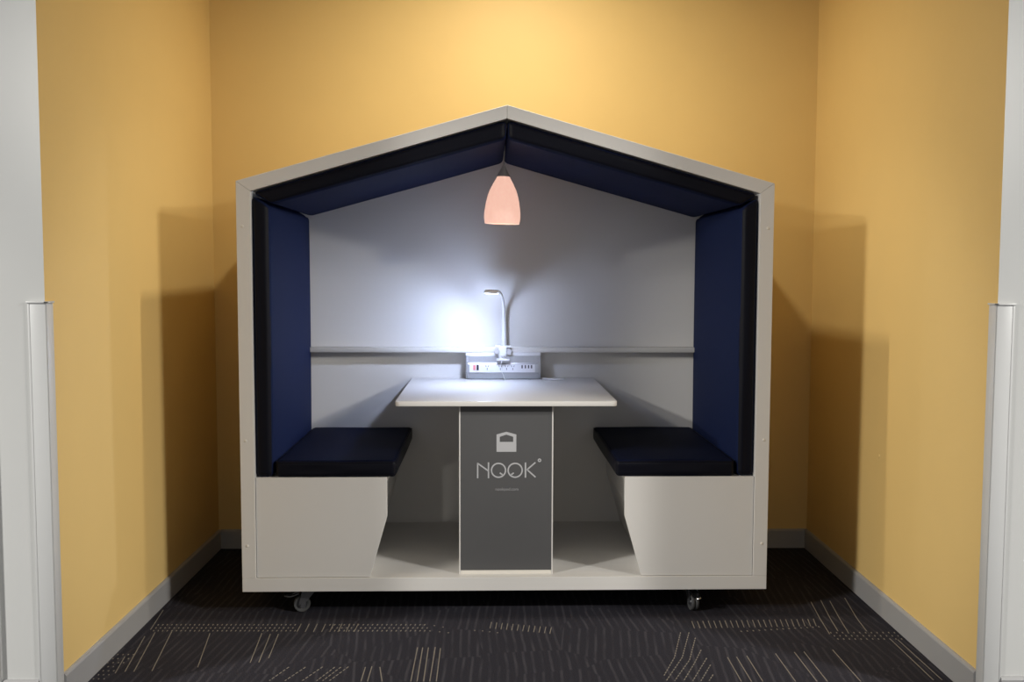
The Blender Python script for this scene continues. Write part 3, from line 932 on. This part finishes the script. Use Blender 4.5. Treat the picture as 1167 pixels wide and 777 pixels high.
# ------------------------------------------------------------------ desk lamp clamped to the shelf
dl = thing('desk_lamp', 'white LED lamp clamped to the booth shelf with its head bent over', 'desk lamp', at(-0.004, 0.868, 1.0667), NA)
def Q(x, y, z): return (x+0.004, y-0.868, z-1.0667)
def qbox(bm, x0, x1, y0, y1, z0, z1, bev=0.002):
    a, b = Q(x0, y0, z0), Q(x1, y1, z1); box(bm, a[0], b[0], a[1], b[1], a[2], b[2], bev, 3)
bm = B()
qbox(bm, -0.040, 0.038, 0.840, 0.900, 1.0668, 1.0765)
qbox(bm, -0.022, 0.016, 0.834, 0.8450, 1.012, 1.072)
qbox(bm, -0.034, 0.030, 0.8150, 0.8405, 1.003, 1.0135)
lathe(bm, [(0.0075, 1.0145-1.0667), (0.0075, 1.024-1.0667), (0.011, 1.025-1.0667), (0.011, 1.030-1.0667)], 'Z', 18, Q(0.0, 0.828, 1.0667)[:2]+(0,))
obj('clamp', bm, M['lampwhite'], dl, True)
for sx in (-0.031, 0.029):
    bm = B(); lathe(bm, [(0.002, -0.010), (0.0125, -0.009), (0.0140, -0.004), (0.0140, 0.006)], 'Y', 22, Q(sx, 0.8385, 1.048)); obj('clamp_knob', bm, M['cord'], dl, True)
bm = B()
path = smooth_path([Q(0.003, 0.872, 1.075), Q(0.004, 0.872, 1.12), Q(0.004, 0.872, 1.165), Q(0.003, 0.868, 1.215), Q(0.001, 0.845, 1.268), Q(-0.006, 0.79, 1.316), Q(-0.018, 0.725, 1.342), Q(-0.034, 0.660, 1.349)], 6)
rad = []
for p in path:
    z = p.z+1.0667; rad.append(0.0180-0.0030*min(1, (z-1.075)/0.05) if z < 1.14 else max(0.0080, 0.0150-0.0070*(z-1.14)/0.17))
tube(bm, path, rad, 16, 0, (1.0, 0.8)); obj('stem', bm, M['lampwhite'], dl, True)
hd = bpy.data.objects.new('lamp_head', None); C.objects.link(hd); hd.parent = dl
hd.location = Q(-0.058, 0.605, 1.350); hd.rotation_euler = (math.radians(-HEAD_RX), math.radians(HEAD_RY), math.radians(-5))
bm = B(); box(bm, -0.031, 0.031, -0.075, 0.075, -0.007, 0.008, 0.006, 4); obj('head_shell', bm, M['lampwhite'], hd, True)
# the LED strip runs along the left edge of the underside
bm = B(); box(bm, -0.028, -0.010, -0.066, 0.066, -0.0095, -0.0065, 0.0014, 3); box(bm, -0.010, 0.026, -0.066, 0.066, -0.0085, -0.0065, 0.0004)
obj('led_panel', bm, M['led'], hd, label='glowing white LED panel')
bpy.context.view_layer.update()
LEDP = hd.matrix_world @ Vector((-0.022, 0.0, -0.024))
bm = B()
tube(bm, smooth_path([Q(-0.006, 0.8225, 1.006), Q(-0.012, 0.818, 0.985), Q(-0.010, 0.812, 0.955), Q(0.000, 0.815, 0.930), Q(0.004, 0.822, 0.9112), Q(0.010, 0.830, 0.9106)], 6), 0.0021, 8)
obj('power_cord', bm, M['lampwhite'], dl, True)

# pen on the table
bm = B()
p, q = at(0.196, 0.812, 0.9136), at(0.300, 0.776, 0.9136); d = (q-p).normalized()
tube(bm, [p, p+d*0.004, p+d*0.080, q-d*0.012, q], [0.003, 0.005, 0.005, 0.004, 0.0012], 14)
o = obj('pen', bm, M['pen'], None, True); tag(o, 'thin white pen lying at the back of the white table', 'pen')

# ------------------------------------------------------------------ pendant lamp under the roof ridge
pl = thing('pendant_lamp', 'pendant lamp with a glowing pink glass shade hanging under the booth roof', 'pendant lamp', at(-0.003, 0.5, 1.985), NA)
pl.rotation_euler = (0, 0.03, NA)
zb = 1.985
bm = B(); tube(bm, [(0, 0, 1.925-zb), (0, 0, 1.96-zb), (0, 0, 2.03-zb)], 0.0030, 10); obj('cord', bm, M['cord'], pl, True)
bm = B(); lathe(bm, [(0.0035, 1.934-zb), (0.006, 1.930-zb), (0.012, 1.915-zb), (0.022, 1.895-zb), (0.0285, 1.885-zb), (0.030, 1.878-zb), (0.026, 1.878-zb)][::-1], 'Z', 36); obj('cap', bm, M['nickel'], pl, True)
outer = [(0.029, 1.880), (0.034, 1.868), (0.047, 1.845), (0.061, 1.816), (0.0695, 1.790), (0.0755, 1.764), (0.0795, 1.738), (0.0828, 1.712), (0.0833, 1.692), (0.0815, 1.676), (0.0790, 1.664)]
inner = [(r-0.0035, z) for r, z in reversed(outer)]
bm = B(); lathe(bm, [(r, z-zb) for r, z in outer]+[(r, z-zb) for r, z in inner], 'Z', 56, close=True); obj('shade', bm, M['shade'], pl, True, label='glowing pink frosted glass bell shade')
bm = B(); lathe(bm, [(0.012, 1.878-zb), (0.012, 1.84-zb), (0.020, 1.82-zb), (0.026, 1.795-zb), (0.024, 1.772-zb), (0.012, 1.757-zb), (0.001, 1.754-zb)], 'Z', 24); obj('bulb', bm, M['bulb'], pl, True)

# ------------------------------------------------------------------ light
def area(name, loc, sx, sy, power, col, aim=None, shape='RECTANGLE', spread=None):
    l = bpy.data.lights.new(name, 'AREA'); l.shape = shape; l.size = sx; l.size_y = sy; l.energy = power; l.color = col
    if spread: l.spread = spread
    o = bpy.data.objects.new(name, l); C.objects.link(o); o.location = loc
    if aim is not None: o.rotation_euler = (Vector(aim)-Vector(loc)).to_track_quat('-Z', 'Y').to_euler()
    return o
def spot(name, loc, aim, power, half, blend, col, r):
    l = bpy.data.lights.new(name, 'SPOT'); l.energy = power; l.spot_size = 2*half; l.spot_blend = blend; l.color = col; l.shadow_soft_size = r
    o = bpy.data.objects.new(name, l); C.objects.link(o); o.location = loc
    o.rotation_euler = (Vector(aim)-Vector(loc)).to_track_quat('-Z', 'Y').to_euler(); return o
# two soft fill spots, added with narrow beams to spare the white walls, each turned across to the far side of the booth, and a ceiling lamp farther out on each side
spot('fill_spot_right', (3.51, -2.4, 3.14), AIM_R, P_R, math.radians(SH), 0.7, (1.0, 0.97, 0.92), 0.18)
spot('fill_spot_left', (-3.23, -2.4, 3.12), AIM_L, P_R, math.radians(SH), 0.7, (1.0, 0.97, 0.92), 0.18)
for s, nm in ((1, 'right'), (-1, 'left')):
    area('room_lamp_'+nm, (s*4.5, -3.4, 3.12), 0.4, 0.4, P_L, (1.0, 0.98, 0.94), (s*4.5, -3.4, 0))
area('alcove_downlight', (0.09, 0.018, 3.17), 0.13, 0.03, P_S, (1.0, 0.93, 0.80), (0.09, 0.018+S_TILT, 0), spread=S_SPREAD)
ld = bpy.data.lights.new('led_light', 'POINT'); ld.energy = P_D; ld.color = (0.57, 0.68, 1.0); ld.shadow_soft_size = 0.022
o = bpy.data.objects.new('led_light', ld); C.objects.link(o); o.location = LEDP
ls = spot('led_throw', LEDP, LEDP+Vector((-0.66, 0.06, -0.75)), P_T, math.radians(86), 1.0, (0.57, 0.68, 1.0), 0.022)
pt = bpy.data.lights.new('pendant_glow', 'POINT'); pt.energy = P_P; pt.color = (1.0, 0.66, 0.5); pt.shadow_soft_size = 0.02
o = bpy.data.objects.new('pendant_glow', pt); C.objects.link(o); o.location = at(-0.003, 0.5, 1.735)

w = bpy.data.worlds.new('World'); bpy.context.scene.world = w; w.use_nodes = True
w.node_tree.nodes['Background'].inputs[0].default_value = (0.95, 0.97, 1.0, 1)
w.node_tree.nodes['Background'].inputs[1].default_value = WORLD

# ------------------------------------------------------------------ camera
cam = bpy.data.cameras.new('camera'); co = bpy.data.objects.new('camera', cam); C.objects.link(co)
cam.sensor_width = 36.0; cam.sensor_fit = 'HORIZONTAL'; cam.lens = 1119.16*36.0/1167.0; cam.clip_start = 0.05
r_ = Vector((0.99989292, -0.0144039, 0.00258511)); u_ = Vector((-0.00157256, 0.06987008, 0.99755486)); f_ = Vector((0.0145493, 0.9974521, -0.06983994))
m = Matrix((r_, u_, -f_)).transposed().to_4x4(); m.translation = Vector((0, -4.04091, 1.44217)); co.matrix_world = m
sc = bpy.context.scene; sc.camera = co
sc.view_settings.view_transform = 'Standard'; sc.view_settings.look = 'None'
sc.view_settings.exposure = 0.0; sc.view_settings.gamma = 1.0; sc.view_settings.use_curve_mapping = False
